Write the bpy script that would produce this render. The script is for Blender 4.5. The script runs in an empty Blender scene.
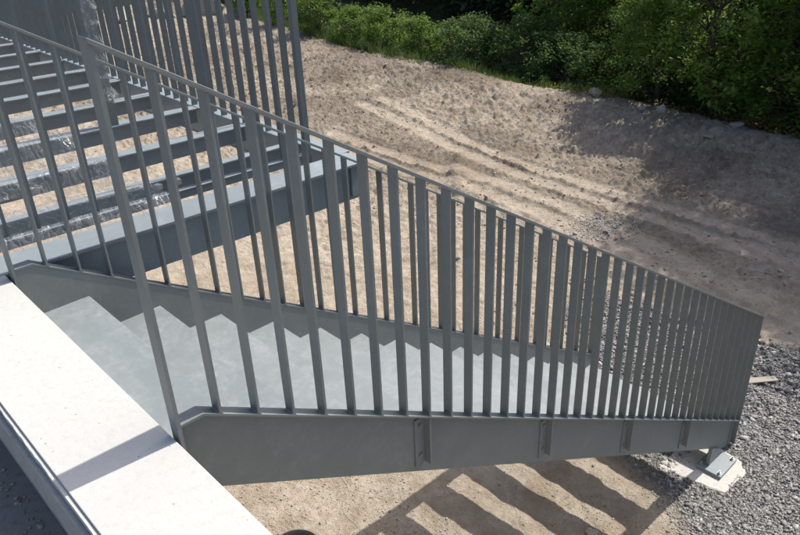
import bpy, math, random
import numpy as np
from mathutils import Vector, Matrix
random.seed(7)
RNG = np.random.default_rng(7)
SC = bpy.context.scene
COL = SC.collection

# ------------------------------------------------------------------ camera
CAM = Vector((-0.61288, -1.59376, 1.32195))
yaw, pitch, roll, fpx = 0.73724, 0.49565, 0.04423, 739.93
f_ = Vector((math.sin(yaw) * math.cos(pitch), math.cos(yaw) * math.cos(pitch), -math.sin(pitch)))
r_ = Vector((math.cos(yaw), -math.sin(yaw), 0)); d_ = f_.cross(r_)
r2 = r_ * math.cos(roll) + d_ * math.sin(roll)
d2 = d_ * math.cos(roll) - r_ * math.sin(roll)
cd = bpy.data.cameras.new('camera'); cam = bpy.data.objects.new('camera', cd); COL.objects.link(cam)
M = Matrix((r2, -d2, -f_)).transposed().to_4x4(); M.translation = CAM
cam.matrix_world = M
cd.sensor_width = 36; cd.lens = 36 * fpx / 800; cd.clip_start = 0.05; cd.clip_end = 600
SC.camera = cam
SC.render.resolution_x = 1024; SC.render.resolution_y = 685

# ------------------------------------------------------------------ light
SUN = Vector((0.75, -0.075, 1.0)).normalized()
w = bpy.data.worlds.new('World'); SC.world = w; w.use_nodes = True
nt = w.node_tree; bg = nt.nodes['Background']
sky = nt.nodes.new('ShaderNodeTexSky'); sky.sky_type = 'NISHITA'; sky.sun_disc = False
sky.sun_elevation = math.asin(SUN.z); sky.sun_rotation = math.atan2(SUN.x, SUN.y)
nt.links.new(sky.outputs[0], bg.inputs[0]); bg.inputs[1].default_value = 0.15; sky.dust_density = 3.0; sky.air_density = 0.8
sl = bpy.data.lights.new('sun', 'SUN'); sl.energy = 3.8; sl.angle = math.radians(0.53); sl.color = (1, 0.955, 0.89)
so = bpy.data.objects.new('sun', sl); COL.objects.link(so); so.rotation_euler = SUN.to_track_quat('Z', 'Y').to_euler()
so.location = (10, 0, 20)
vs = SC.view_settings; vs.view_transform = 'Standard'; vs.look = 'None'; vs.exposure = 0.55; vs.gamma = 1
vs.use_curve_mapping = False

# ------------------------------------------------------------------ noise
def _h(ix, iy, seed):
    n = (ix.astype(np.int64) * 374761393 + iy.astype(np.int64) * 668265263 + seed * 1442695041) & 0x7fffffff
    n = (n ^ (n >> 13)) * 1274126177 & 0x7fffffff
    n = (n ^ (n >> 16)) & 0xffff
    return n / 65535.0
def vnoise(x, y, seed=0):
    ix = np.floor(x); iy = np.floor(y); fx = x - ix; fy = y - iy
    fx = fx * fx * (3 - 2 * fx); fy = fy * fy * (3 - 2 * fy)
    a = _h(ix, iy, seed); b = _h(ix + 1, iy, seed); c = _h(ix, iy + 1, seed); d = _h(ix + 1, iy + 1, seed)
    return (a * (1 - fx) + b * fx) * (1 - fy) + (c * (1 - fx) + d * fx) * fy * 1.0
def fbm(x, y, octv=4, seed=0, rough=0.5):
    s = 0; a = 1; t = 0
    for i in range(octv):
        s = s + a * (vnoise(x * 2 ** i + i * 17.3, y * 2 ** i - i * 9.1, seed + i) - 0.5); t += a; a *= rough
    return s / t
def sstep(a, b, x):
    t = np.clip((x - a) / (b - a), 0, 1); return t * t * (3 - 2 * t)
def polydist(x, y, pts):
    best = np.full(x.shape, 1e9); u = np.zeros(x.shape); acc = 0
    for (ax, ay), (bx, by) in zip(pts[:-1], pts[1:]):
        dx, dy = bx - ax, by - ay; L2 = dx * dx + dy * dy; L = math.sqrt(L2)
        t = np.clip(((x - ax) * dx + (y - ay) * dy) / L2, 0, 1)
        d = np.hypot(x - ax - t * dx, y - ay - t * dy)
        sgn = np.sign((x - ax) * dy - (y - ay) * dx)
        m = d < np.abs(best)
        best = np.where(m, d * sgn, best); u = np.where(m, acc + t * L, u); acc += L
    return best, u

# ------------------------------------------------------------------ materials
def mat(name):
    m = bpy.data.materials.new(name); m.use_nodes = True
    return m, m.node_tree, m.node_tree.nodes['Principled BSDF']
def N(nt, t, **k):
    n = nt.nodes.new(t)
    for a, b in k.items(): setattr(n, a, b)
    return n
def noise(nt, scale, detail=4, rough=0.5, vec=None, dist=0.0):
    n = N(nt, 'ShaderNodeTexNoise'); n.inputs['Scale'].default_value = scale
    n.inputs['Detail'].default_value = detail; n.inputs['Roughness'].default_value = rough
    n.inputs['Distortion'].default_value = dist
    if vec is not None: nt.links.new(vec, n.inputs['Vector'])
    return n
def ramp(nt, src, stops):
    r = N(nt, 'ShaderNodeValToRGB'); e = r.color_ramp.elements
    while len(e) > 1: e.remove(e[-1])
    e[0].position = stops[0][0]; e[0].color = tuple(stops[0][1]) + (1,) if len(stops[0][1]) == 3 else stops[0][1]
    for p, c in stops[1:]:
        q = e.new(p); q.color = tuple(c) + (1,)
    nt.links.new(src, r.inputs[0]); return r
def mix(nt, fac, a, b, mode='MIX'):
    m = N(nt, 'ShaderNodeMix', data_type='RGBA', blend_type=mode)
    for s, v in ((m.inputs[0], fac), (m.inputs[6], a), (m.inputs[7], b)):
        if hasattr(v, 'is_output'): nt.links.new(v, s)
        else: s.default_value = v if isinstance(v, (int, float)) else tuple(v) + (1,)
    return m.outputs[2]
def mth(nt, op, a, b=0.0):
    m = N(nt, 'ShaderNodeMath', operation=op)
    for s, v in ((m.inputs[0], a), (m.inputs[1], b)):
        if hasattr(v, 'is_output'): nt.links.new(v, s)
        else: s.default_value = v
    return m.outputs[0]
def bump(nt, p, h, strength, dist, prev=None):
    b = N(nt, 'ShaderNodeBump'); b.inputs['Strength'].default_value = strength; b.inputs['Distance'].default_value = dist
    nt.links.new(h, b.inputs['Height'])
    if prev is not None: nt.links.new(prev, b.inputs['Normal'])
    nt.links.new(b.outputs[0], p.inputs['Normal']); return b.outputs[0]
def gpos(nt): return N(nt, 'ShaderNodeNewGeometry').outputs['Position']

def make_paint(name, base, dust=0.5, rough=0.42, vary=0.0):
    m, nt, p = mat(name); P = gpos(nt)
    n1 = noise(nt, 4.5, 8, 0.7, P, 1.0); n2 = noise(nt, 40, 6, 0.75, P); n3 = noise(nt, 140, 3, 0.6, P)
    d = mth(nt, 'MULTIPLY', ramp(nt, n1.outputs[0], [(0.40, (0.12,) * 3), (0.68, (1, 1, 1))]).outputs[0],
            ramp(nt, n2.outputs[0], [(0.40, (0.1,) * 3), (0.64, (1, 1, 1))]).outputs[0])
    d = mth(nt, 'MULTIPLY', d, dust)
    b2 = [min(1, c * 1.10 + 0.006) for c in base]
    c0 = mix(nt, n1.outputs[0], base, b2)
    c = mix(nt, d, c0, (0.42, 0.44, 0.43))
    if vary:
        oi = N(nt, 'ShaderNodeObjectInfo'); c = mix(nt, mth(nt, 'MULTIPLY', oi.outputs['Random'], vary), c, (0.34, 0.36, 0.36))
    nt.links.new(c, p.inputs['Base Color'])
    r = mth(nt, 'ADD', mth(nt, 'MULTIPLY', n2.outputs[0], 0.22), rough - 0.10); r = mth(nt, 'ADD', r, mth(nt, 'MULTIPLY', d, 0.5))
    nt.links.new(r, p.inputs['Roughness'])
    bump(nt, p, n3.outputs[0], 0.06, 0.002)
    return m
M_PAINT = make_paint('grey_paint', (0.158, 0.173, 0.166), 0.2, 0.46)
M_PAINT_SHADED = make_paint('grey_paint_shaded', (0.092, 0.110, 0.116), 0.1, 0.5)  # darker copy of the grey paint; slats' weaker bounce light put into the colour
M_TREAD = make_paint('tread_paint', (0.158, 0.182, 0.190), 0.42, 0.52, 0.28)
M_FRAME = make_paint('frame_paint', (0.19, 0.222, 0.236), 0.3)
M_BOLT, _nt, _p = mat('zinc'); _p.inputs['Base Color'].default_value = (0.42, 0.43, 0.43, 1); _p.inputs['Metallic'].default_value = 0.8; _p.inputs['Roughness'].default_value = 0.45

def make_concrete(name, a, b, fine=0.25, blot=0.35):
    m, nt, p = mat(name); P = gpos(nt)
    n1 = noise(nt, 2.2, 7, 0.6, P, 0.4); n2 = noise(nt, 40, 6, 0.65, P)
    c = mix(nt, n1.outputs[0], a, b)
    v = N(nt, 'ShaderNodeTexVoronoi'); v.inputs['Scale'].default_value = 34; nt.links.new(P, v.inputs['Vector'])
    n4 = noise(nt, 9, 2, 0.5, P)
    pit = mth(nt, 'MULTIPLY', ramp(nt, v.outputs['Distance'], [(0.05, (1, 1, 1)), (0.11, (0, 0, 0))]).outputs[0],
              ramp(nt, n4.outputs[0], [(0.55, (0, 0, 0)), (0.6, (1, 1, 1))]).outputs[0])
    c = mix(nt, mth(nt, 'MULTIPLY', pit, 0.7), c, [x * 0.35 for x in a])
    c = mix(nt, ramp(nt, n2.outputs[0], [(0.33, (blot,) * 3), (0.48, (0, 0, 0))]).outputs[0], c, [x * 0.6 for x in a])
    nt.links.new(c, p.inputs['Base Color']); p.inputs['Roughness'].default_value = 0.9
    h = mth(nt, 'SUBTRACT', n2.outputs[0], mth(nt, 'MULTIPLY', pit, 2.0))
    bump(nt, p, h, fine, 0.004)
    return m
M_CONC = make_concrete('pale_concrete', (0.445, 0.44, 0.412), (0.485, 0.478, 0.448), 0.5, 0.16)
M_CONC2 = make_concrete('grey_concrete', (0.26, 0.255, 0.24), (0.40, 0.39, 0.365), 0.8)
M_PAD = make_concrete('footing_concrete', (0.42, 0.40, 0.36), (0.58, 0.56, 0.52), 0.8)

def make_ground():
    m, nt, p = mat('sandy_soil'); P = gpos(nt)
    at = N(nt, 'ShaderNodeAttribute', attribute_name='zone'); sp = N(nt, 'ShaderNodeSeparateColor'); nt.links.new(at.outputs['Color'], sp.inputs[0])
    grav, veg, dark = sp.outputs[0], sp.outputs[1], sp.outputs[2]
    n1 = noise(nt, 0.55, 7, 0.6, P, 0.5); n2 = noise(nt, 7, 8, 0.7, P); n3 = noise(nt, 60, 6, 0.7, P); n5 = noise(nt, 24, 5, 0.65, P, 1.0)
    c = mix(nt, n1.outputs[0], (0.395, 0.338, 0.264), (0.475, 0.415, 0.334))
    n7 = noise(nt, 2.6, 7, 0.68, P, 0.8)
    c = mix(nt, ramp(nt, n7.outputs[0], [(0.36, (0.45,) * 3), (0.54, (0,) * 3)]).outputs[0], c, (0.24, 0.18, 0.12))
    c = mix(nt, ramp(nt, n7.outputs[0], [(0.55, (0,) * 3), (0.7, (0.5,) * 3)]).outputs[0], c, (0.46, 0.41, 0.34))
    c = mix(nt, ramp(nt, n2.outputs[0], [(0.38, (0.55,) * 3), (0.58, (0,) * 3)]).outputs[0], c, (0.28, 0.215, 0.15))
    c = mix(nt, ramp(nt, n3.outputs[0], [(0.28, (0.4,) * 3), (0.45, (0,) * 3)]).outputs[0], c, (0.19, 0.14, 0.095))
    c = mix(nt, ramp(nt, n3.outputs[0], [(0.58, (0,) * 3), (0.75, (0.55,) * 3)]).outputs[0], c, (0.50, 0.43, 0.34))
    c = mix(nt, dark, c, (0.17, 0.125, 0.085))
    ac = N(nt, 'ShaderNodeAttribute', attribute_name='comp')
    c = mix(nt, mth(nt, 'MULTIPLY', ac.outputs['Fac'], 0.22), c, (0.44, 0.372, 0.29))
    v = N(nt, 'ShaderNodeTexVoronoi'); v.inputs['Scale'].default_value = 42; nt.links.new(P, v.inputs['Vector'])
    gc = mix(nt, v.outputs['Color'], (0.15, 0.14, 0.125), (0.29, 0.275, 0.25))
    gc2 = mix(nt, ramp(nt, v.outputs['Distance'], [(0.2, (0,) * 3), (0.6, (1,) * 3)]).outputs[0], gc, (0.07, 0.065, 0.06))
    c = mix(nt, grav, c, gc2)
    vc = mix(nt, n2.outputs[0], (0.035, 0.032, 0.018), (0.05, 0.075, 0.022))
    c = mix(nt, veg, c, vc)
    nt.links.new(c, p.inputs['Base Color']); p.inputs['Roughness'].default_value = 0.95; p.inputs['Specular IOR Level'].default_value = 0.2
    h = mth(nt, 'ADD', mth(nt, 'MULTIPLY', n3.outputs[0], 0.7), mth(nt, 'MULTIPLY', n5.outputs[0], 2.2))
    h = mth(nt, 'ADD', h, mth(nt, 'MULTIPLY', n2.outputs[0], 4.0))
    b1 = bump(nt, p, h, 0.9, 0.012)
    nr = noise(nt, 13, 7, 0.75, P, 0.4); ra = N(nt, 'ShaderNodeAttribute', attribute_name='rough')
    bump(nt, p, mth(nt, 'MULTIPLY', nr.outputs[0], ra.outputs['Fac']), 1.0, 0.10, b1)
    return m
M_SOIL = make_ground()

def make_stone(name, a, b, c3, scale=1.0):
    m, nt, p = mat(name); P = gpos(nt)
    at = N(nt, 'ShaderNodeAttribute', attribute_name='shade'); n = noise(nt, 30 * scale, 5, 0.65, P)
    r = ramp(nt, at.outputs['Fac'], [(0, a), (0.6, b), (1, c3)])
    c = mix(nt, ramp(nt, n.outputs[0], [(0.35, (0.5,) * 3), (0.65, (0,) * 3)]).outputs[0], r.outputs[0], [x * 0.6 for x in a])
    nt.links.new(c, p.inputs['Base Color']); p.inputs['Roughness'].default_value = 0.85
    bump(nt, p, n.outputs[0], 0.4, 0.006)
    return m
M_GRAV = make_stone('grey_gravel', (0.18, 0.175, 0.166), (0.32, 0.31, 0.292), (0.56, 0.54, 0.50))
M_CLOD = make_stone('soil_clod', (0.27, 0.215, 0.155), (0.38, 0.315, 0.235), (0.54, 0.49, 0.41))
M_ROCK = make_stone('pale_rock', (0.24, 0.22, 0.18), (0.30, 0.28, 0.24), (0.40, 0.38, 0.33), 0.4)

def make_leaf(name, a, b, c3, trans=0.35):
    m = bpy.data.materials.new(name); m.use_nodes = True; nt = m.node_tree; p = nt.nodes['Principled BSDF']; out = nt.nodes['Material Output']
    at = N(nt, 'ShaderNodeAttribute', attribute_name='shade'); r = ramp(nt, at.outputs['Fac'], [(0, a), (0.55, b), (1, c3)])
    nt.links.new(r.outputs[0], p.inputs['Base Color']); p.inputs['Roughness'].default_value = 0.62; p.inputs['Specular IOR Level'].default_value = 0.25
    t = N(nt, 'ShaderNodeBsdfTranslucent'); tc = mix(nt, 0.5, r.outputs[0], (0.16, 0.24, 0.03)); nt.links.new(tc, t.inputs[0])
    ms = N(nt, 'ShaderNodeMixShader'); ms.inputs[0].default_value = trans
    nt.links.new(p.outputs[0], ms.inputs[1]); nt.links.new(t.outputs[0], ms.inputs[2]); nt.links.new(ms.outputs[0], out.inputs[0])
    return m
M_LEAF = make_leaf('leaf_mid', (0.032, 0.062, 0.019), (0.06, 0.115, 0.030), (0.11, 0.185, 0.045))
M_LEAFD = make_leaf('leaf_dark', (0.012, 0.024, 0.011), (0.022, 0.044, 0.017), (0.04, 0.075, 0.026), 0.18)  # leaf colour lowered so the wood's canopy shade is painted in
M_LEAFB = make_leaf('leaf_bright', (0.075, 0.135, 0.026), (0.14, 0.23, 0.042), (0.23, 0.33, 0.065), 0.48)
M_GRASS = make_leaf('grass_blade', (0.05, 0.09, 0.025), (0.09, 0.145, 0.04), (0.17, 0.20, 0.08), 0.35)
M_DRY = make_leaf('dry_leaf', (0.10, 0.06, 0.03), (0.17, 0.11, 0.05), (0.25, 0.17, 0.08), 0.3)
M_BARK, _nt, _p = mat('bark'); _P = gpos(_nt); _n = noise(_nt, 18, 6, 0.7, _P); _nt.links.new(mix(_nt, _n.outputs[0], (0.05, 0.038, 0.028), (0.13, 0.105, 0.08)), _p.inputs['Base Color']); _p.inputs['Roughness'].default_value = 0.95; bump(_nt, _p, _n.outputs[0], 0.8, 0.02)
M_BARKG, _nt, _p = mat('grey_bark'); _P = gpos(_nt); _n = noise(_nt, 18, 6, 0.7, _P); _nt.links.new(mix(_nt, _n.outputs[0], (0.12, 0.11, 0.095), (0.24, 0.22, 0.19)), _p.inputs['Base Color']); _p.inputs['Roughness'].default_value = 0.95

def make_plastic():
    m = bpy.data.materials.new('clear_plastic_film'); m.use_nodes = True; nt = m.node_tree; p = nt.nodes['Principled BSDF']; out = nt.nodes['Material Output']
    P = gpos(nt); mp = N(nt, 'ShaderNodeMapping'); mp.inputs['Scale'].default_value = (1.0, 0.35, 0.35); mp.inputs['Rotation'].default_value = (0.2, 0.3, 0.7); nt.links.new(P, mp.inputs[0])
    n = noise(nt, 26, 6, 0.68, mp.outputs[0], 0.8); n2 = noise(nt, 12, 4, 0.6, P, 0.6)
    p.inputs['Base Color'].default_value = (0.5, 0.53, 0.55, 1); p.inputs['Roughness'].default_value = 0.2
    p.inputs['Specular IOR Level'].default_value = 0.9
    t = N(nt, 'ShaderNodeBsdfTransparent'); ms = N(nt, 'ShaderNodeMixShader')
    vo = N(nt, 'ShaderNodeTexVoronoi', feature='DISTANCE_TO_EDGE'); vo.inputs['Scale'].default_value = 30
    wv = N(nt, 'ShaderNodeVectorMath', operation='ADD'); nt.links.new(mp.outputs[0], wv.inputs[0]); sc_ = N(nt, 'ShaderNodeVectorMath', operation='SCALE'); nt.links.new(n2.outputs[1], sc_.inputs[0]); sc_.inputs['Scale'].default_value = 0.05; nt.links.new(sc_.outputs[0], wv.inputs[1]); nt.links.new(wv.outputs[0], vo.inputs['Vector'])
    ed = ramp(nt, vo.outputs['Distance'], [(0.0, (1,) * 3), (0.07, (0,) * 3)]).outputs[0]
    mk = ramp(nt, n.outputs[0], [(0.45, (0.1,) * 3), (0.62, (1,) * 3)]).outputs[0]
    r = N(nt, 'ShaderNodeClamp'); nt.links.new(mth(nt, 'ADD', mth(nt, 'MULTIPLY', mth(nt, 'MULTIPLY', ed, mk), 0.5), 0.15), r.inputs[0])
    nt.links.new(r.outputs[0], ms.inputs[0]); nt.links.new(t.outputs[0], ms.inputs[1]); nt.links.new(p.outputs[0], ms.inputs[2])
    nt.links.new(ms.outputs[0], out.inputs[0])
    bump(nt, p, mth(nt, 'ADD', mth(nt, 'MULTIPLY', vo.outputs['Distance'], 2.0), n2.outputs[0]), 0.8, 0.012)
    return m
M_FILM = make_plastic()

# ------------------------------------------------------------------ mesh helpers
class MB:
    def __init__(s): s.v = []; s.f = []
    def add(s, vs, fs):
        b = len(s.v); s.v += [tuple(q) for q in vs]; s.f += [tuple(b + i for i in f) for f in fs]; return s
    def box(s, x0, x1, y0, y1, z0, z1):
        return s.add([(x0, y0, z0), (x1, y0, z0), (x1, y1, z0), (x0, y1, z0), (x0, y0, z1), (x1, y0, z1), (x1, y1, z1), (x0, y1, z1)],
                     [(0, 3, 2, 1), (4, 5, 6, 7), (0, 1, 5, 4), (1, 2, 6, 5), (2, 3, 7, 6), (3, 0, 4, 7)])
    def prism_y(s, poly, y0, y1):          # poly: (x,z) list, extruded along y
        n = len(poly); a = 0
        for i in range(n): a += poly[i][0] * poly[(i + 1) % n][1] - poly[(i + 1) % n][0] * poly[i][1]
        if a < 0: poly = poly[::-1]
        vs = [(x, y0, z) for x, z in poly] + [(x, y1, z) for x, z in poly]
        fs = [tuple(range(n)), tuple(range(2 * n - 1, n - 1, -1))]
        fs += [((i + 1) % n, i, n + i, n + (i + 1) % n) for i in range(n)]
        return s.add(vs, fs)
    def prism_x(s, poly, x0, x1):          # poly: (y,z)
        n = len(poly); a = 0
        for i in range(n): a += poly[i][0] * poly[(i + 1) % n][1] - poly[(i + 1) % n][0] * poly[i][1]
        if a < 0: poly = poly[::-1]
        vs = [(x0, y, z) for y, z in poly] + [(x1, y, z) for y, z in poly]
        fs = [tuple(range(n - 1, -1, -1)), tuple(range(n, 2 * n))]
        fs += [(i, (i + 1) % n, n + (i + 1) % n, n + i) for i in range(n)]
        return s.add(vs, fs)
    def tube(s, pts, rad, n=7, cap=True):
        pts = [Vector(p) for p in pts]; R = rad if isinstance(rad, (list, tuple)) else [rad] * len(pts)
        b = len(s.v); ref = Vector((0.3, 0.9, 0.2)).normalized()
        for i, p in enumerate(pts):
            t = (pts[min(i + 1, len(pts) - 1)] - pts[max(i - 1, 0)]).normalized()
            u = t.cross(ref)
            if u.length < 1e-3: u = t.cross(Vector((1, 0, 0)))
            u.normalize(); v = t.cross(u)
            for k in range(n):
                a = 2 * math.pi * k / n; s.v.append(tuple(p + (u * math.cos(a) + v * math.sin(a)) * R[i]))
        for i in range(len(pts) - 1):
            for k in range(n):
                s.f.append((b + i * n + k, b + i * n + (k + 1) % n, b + (i + 1) * n + (k + 1) % n, b + (i + 1) * n + k))
        if cap:
            s.f.append(tuple(b + k for k in range(n))[::-1]); s.f.append(tuple(b + (len(pts) - 1) * n + k for k in range(n)))
        return s
    def cyl(s, c, r, h, n=6, axis='z'):
        c = Vector(c); d = {'z': Vector((0, 0, h)), 'y': Vector((0, h, 0)), 'x': Vector((h, 0, 0))}[axis]
        return s.tube([c, c + d], r, n)
    def build(s, name, m, parent=None, smooth=False, bevel=0):
        me = bpy.data.meshes.new(name); me.from_pydata(s.v, [], s.f); me.materials.append(m); me.update()
        if smooth: me.shade_smooth()
        o = bpy.data.objects.new(name, me); COL.objects.link(o)
        if parent: o.parent = parent
        if bevel:
            b = o.modifiers.new('bevel', 'BEVEL'); b.width = bevel; b.segments = 2; b.limit_method = 'ANGLE'
        return o
def np_mesh(name, verts, faces, m, shade=None, parent=None, smooth=False):
    me = bpy.data.meshes.new(name); nf, k = faces.shape
    me.vertices.add(len(verts)); me.vertices.foreach_set('co', np.ascontiguousarray(verts, dtype=np.float32).ravel())
    me.loops.add(nf * k); me.loops.foreach_set('vertex_index', np.ascontiguousarray(faces, dtype=np.int32).ravel())
    me.polygons.add(nf); me.polygons.foreach_set('loop_start', np.arange(0, nf * k, k, dtype=np.int32))
    me.update(calc_edges=True); me.materials.append(m)
    if shade is not None:
        a = me.attributes.new('shade', 'FLOAT', 'POINT'); a.data.foreach_set('value', np.ascontiguousarray(shade, dtype=np.float32))
    if smooth: me.shade_smooth()
    o = bpy.data.objects.new(name, me); COL.objects.link(o)
    if parent: o.parent = parent
    return o
def empty(name, loc=(0, 0, 0)):
    o = bpy.data.objects.new(name, None); COL.objects.link(o); o.location = loc; o.empty_display_size = 0.2; return o
def tag(o, label=None, cat=None, group=None, kind=None):
    if label: o['label'] = label
    if cat: o['category'] = cat
    if group: o['group'] = group
    if kind: o['kind'] = kind
    return o
def dup(o, parent):
    c = o.copy(); COL.objects.link(c); c.parent = parent; return c

# ------------------------------------------------------------------ terrain
GZ = -2.93
CREST = [(11.9, -60), (11.9, -3), (11.75, 5), (11.6, 12), (12.2, 17), (13.2, 21), (14.4, 26), (20, 60)]
TRACKS = [[(8.42, -4), (8.33, 1.0), (8.35, 3.2), (8.42, 5.0), (8.6, 6.0), (8.95, 7.7), (9.6, 10)],
          [(7.92, -4), (7.9, 1.0), (7.95, 3.2), (8.02, 5.0), (8.2, 5.9), (8.5, 7.5), (9.1, 10)],
          [(6.7, -4), (6.75, 0.5), (6.95, 1.4), (7.25, 2.4), (7.5, 4.1), (7.55, 5.2), (7.4, 6.5), (7.5, 9)],
          [(6.25, -4), (6.35, 0.5), (6.6, 1.4), (6.88, 2.4), (7.1, 4.1), (7.15, 5.2), (7.0, 6.5), (7.1, 9)]]
def gravel_mask(x, y):
    n = fbm(x * 0.9, y * 0.9, 4, 31) * 1.3
    a = sstep(-0.2, 0.28, (x - (3.36 + np.where(y > 0, 0.80, 0.62) * np.clip(y, -3, 3))) + n * 0.5) * sstep(-0.12, 0.14, 6.15 + 0.25 * n - x - 0.18 * y) * sstep(-0.15, 0.15, 2.2 - y + n * 0.5)
    b = sstep(-0.22, 0.30, 0.40 - np.hypot((x - 7.35) * 0.72, (y - 3.1)) + n * 0.35) * 0.9
    return np.clip(np.maximum(a, b * 0.62), 0, 1)
def track_mask(x, y):
    k = np.zeros(x.shape)
    for i, T in enumerate(TRACKS):
        dd, u = polydist(x, y, T); dd = dd + fbm(y * 0.8 + i * 7, x * 0.3, 3, 40 + i) * 0.10
        k = np.maximum(k, np.exp(-(dd / 0.17) ** 4))
    return k
def ground_h(x, y, detail=True):
    cx = np.interp(y, [p[1] for p in CREST], [p[0] for p in CREST]) + fbm(y * 0.35, y * 0 + 3.3, 3, 5) * 1.1
    d = x - cx
    h = 0.14 * np.exp(-(d / 1.5) ** 2) + np.where(d > 0, -0.55 * sstep(0, 2.2, d), 0)
    rough = sstep(2.0, 8.5, x + 0.25 * np.maximum(y - 3, 0)) * sstep(1.0, -1.0, d)
    h = h + fbm(x * 0.25, y * 0.25, 3, 11) * 0.16 * sstep(2, 9, np.hypot(x, y))
    tr = np.zeros(x.shape); near = np.zeros(x.shape)
    for i, T in enumerate(TRACKS):
        wob = fbm(y * 0.8 + i * 7, x * 0.3, 3, 40 + i) * 0.06
        dd, u = polydist(x, y, T); dd = dd + wob
        amp = (0.012 + 0.018 * (vnoise(u * 0.8, u * 0 + i, 60) - 0.3)) * (0.8 if i > 1 else 1)
        rut = -amp * 0.8 * np.exp(-(dd / 0.15) ** 4)
        berm = (0.004 + amp) * np.exp(-((np.abs(dd) - 0.19) / 0.022) ** 2) * (0.4 + vnoise(x * 3, y * 3, 70 + i))
        ridge = 0.007 * np.sin((u + np.abs(dd) * 0.6) * 2 * math.pi / 0.13) * np.exp(-(dd / 0.14) ** 4)
        gate = 0.25 + 0.75 * sstep(0.38, 0.62, vnoise(u * 1.1 + i * 3, u * 0 + 5, 62))
        tr = tr + (rut + berm) * gate + ridge * (0.4 + 0.6 * gate) + fbm(x * 7, y * 7, 3, 66) * 0.020 * np.exp(-((np.abs(dd) - 0.2) / 0.1) ** 2); near = np.maximum(near, np.exp(-(dd / 0.2) ** 2))
    flat = 1 - near * 0.85
    h = h + tr * sstep(-8, -4, y)
    clod = fbm(x * 2.2, y * 2.2, 5, 21, 0.6); 
    h = h + clod * 0.10 * rough * flat + (np.abs(fbm(x * 5.5, y * 5.5, 4, 23, 0.68)) - 0.11) * 0.24 * rough * flat + fbm(x * 12 + 3, y * 12, 3, 24, 0.7) * 0.075 * rough * flat
    # tossed clods in the mounded strip near the crest
    m2 = sstep(-4.5, -1.0, d) * sstep(0.8, -0.2, d)
    h = h + (np.abs(fbm(x * 4.1 + 5, y * 4.1, 5, 27, 0.7)) - 0.1) * 0.26 * m2
    # a shallow excavated ridge at the end of the tracks
    ex = np.exp(-((y - (5.4 + 0.0 * x) - (x - 7) * 0.9) / 0.22) ** 2) * sstep(6.6, 7.0, x) * sstep(8.1, 7.8, x)
    h = h + ex * (0.05 + 0.09 * vnoise(x * 6, y * 6, 81))
    h = h + fbm(x * 9, y * 9, 4, 13, 0.6) * 0.030 * (0.5 + 0.5 * rough) * flat + (fbm(x * 1.6, y * 1.6, 3, 14) * 0.07 + fbm(x * 4.2, y * 4.2, 4, 15, 0.6) * 0.055) * sstep(0.5, 2.0, np.hypot(x - 4.1, y) + 0.6) * flat
    # level round the footings
    for fy in (0.02, 1.36):
        k = np.exp(-(np.maximum(np.abs(x - 4.08) - 0.3, 0) ** 2 + np.maximum(np.abs(y - fy) - 0.3, 0) ** 2) / 0.02); h = h * (1 - k) - 0.010 * k
    return GZ + h
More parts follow.
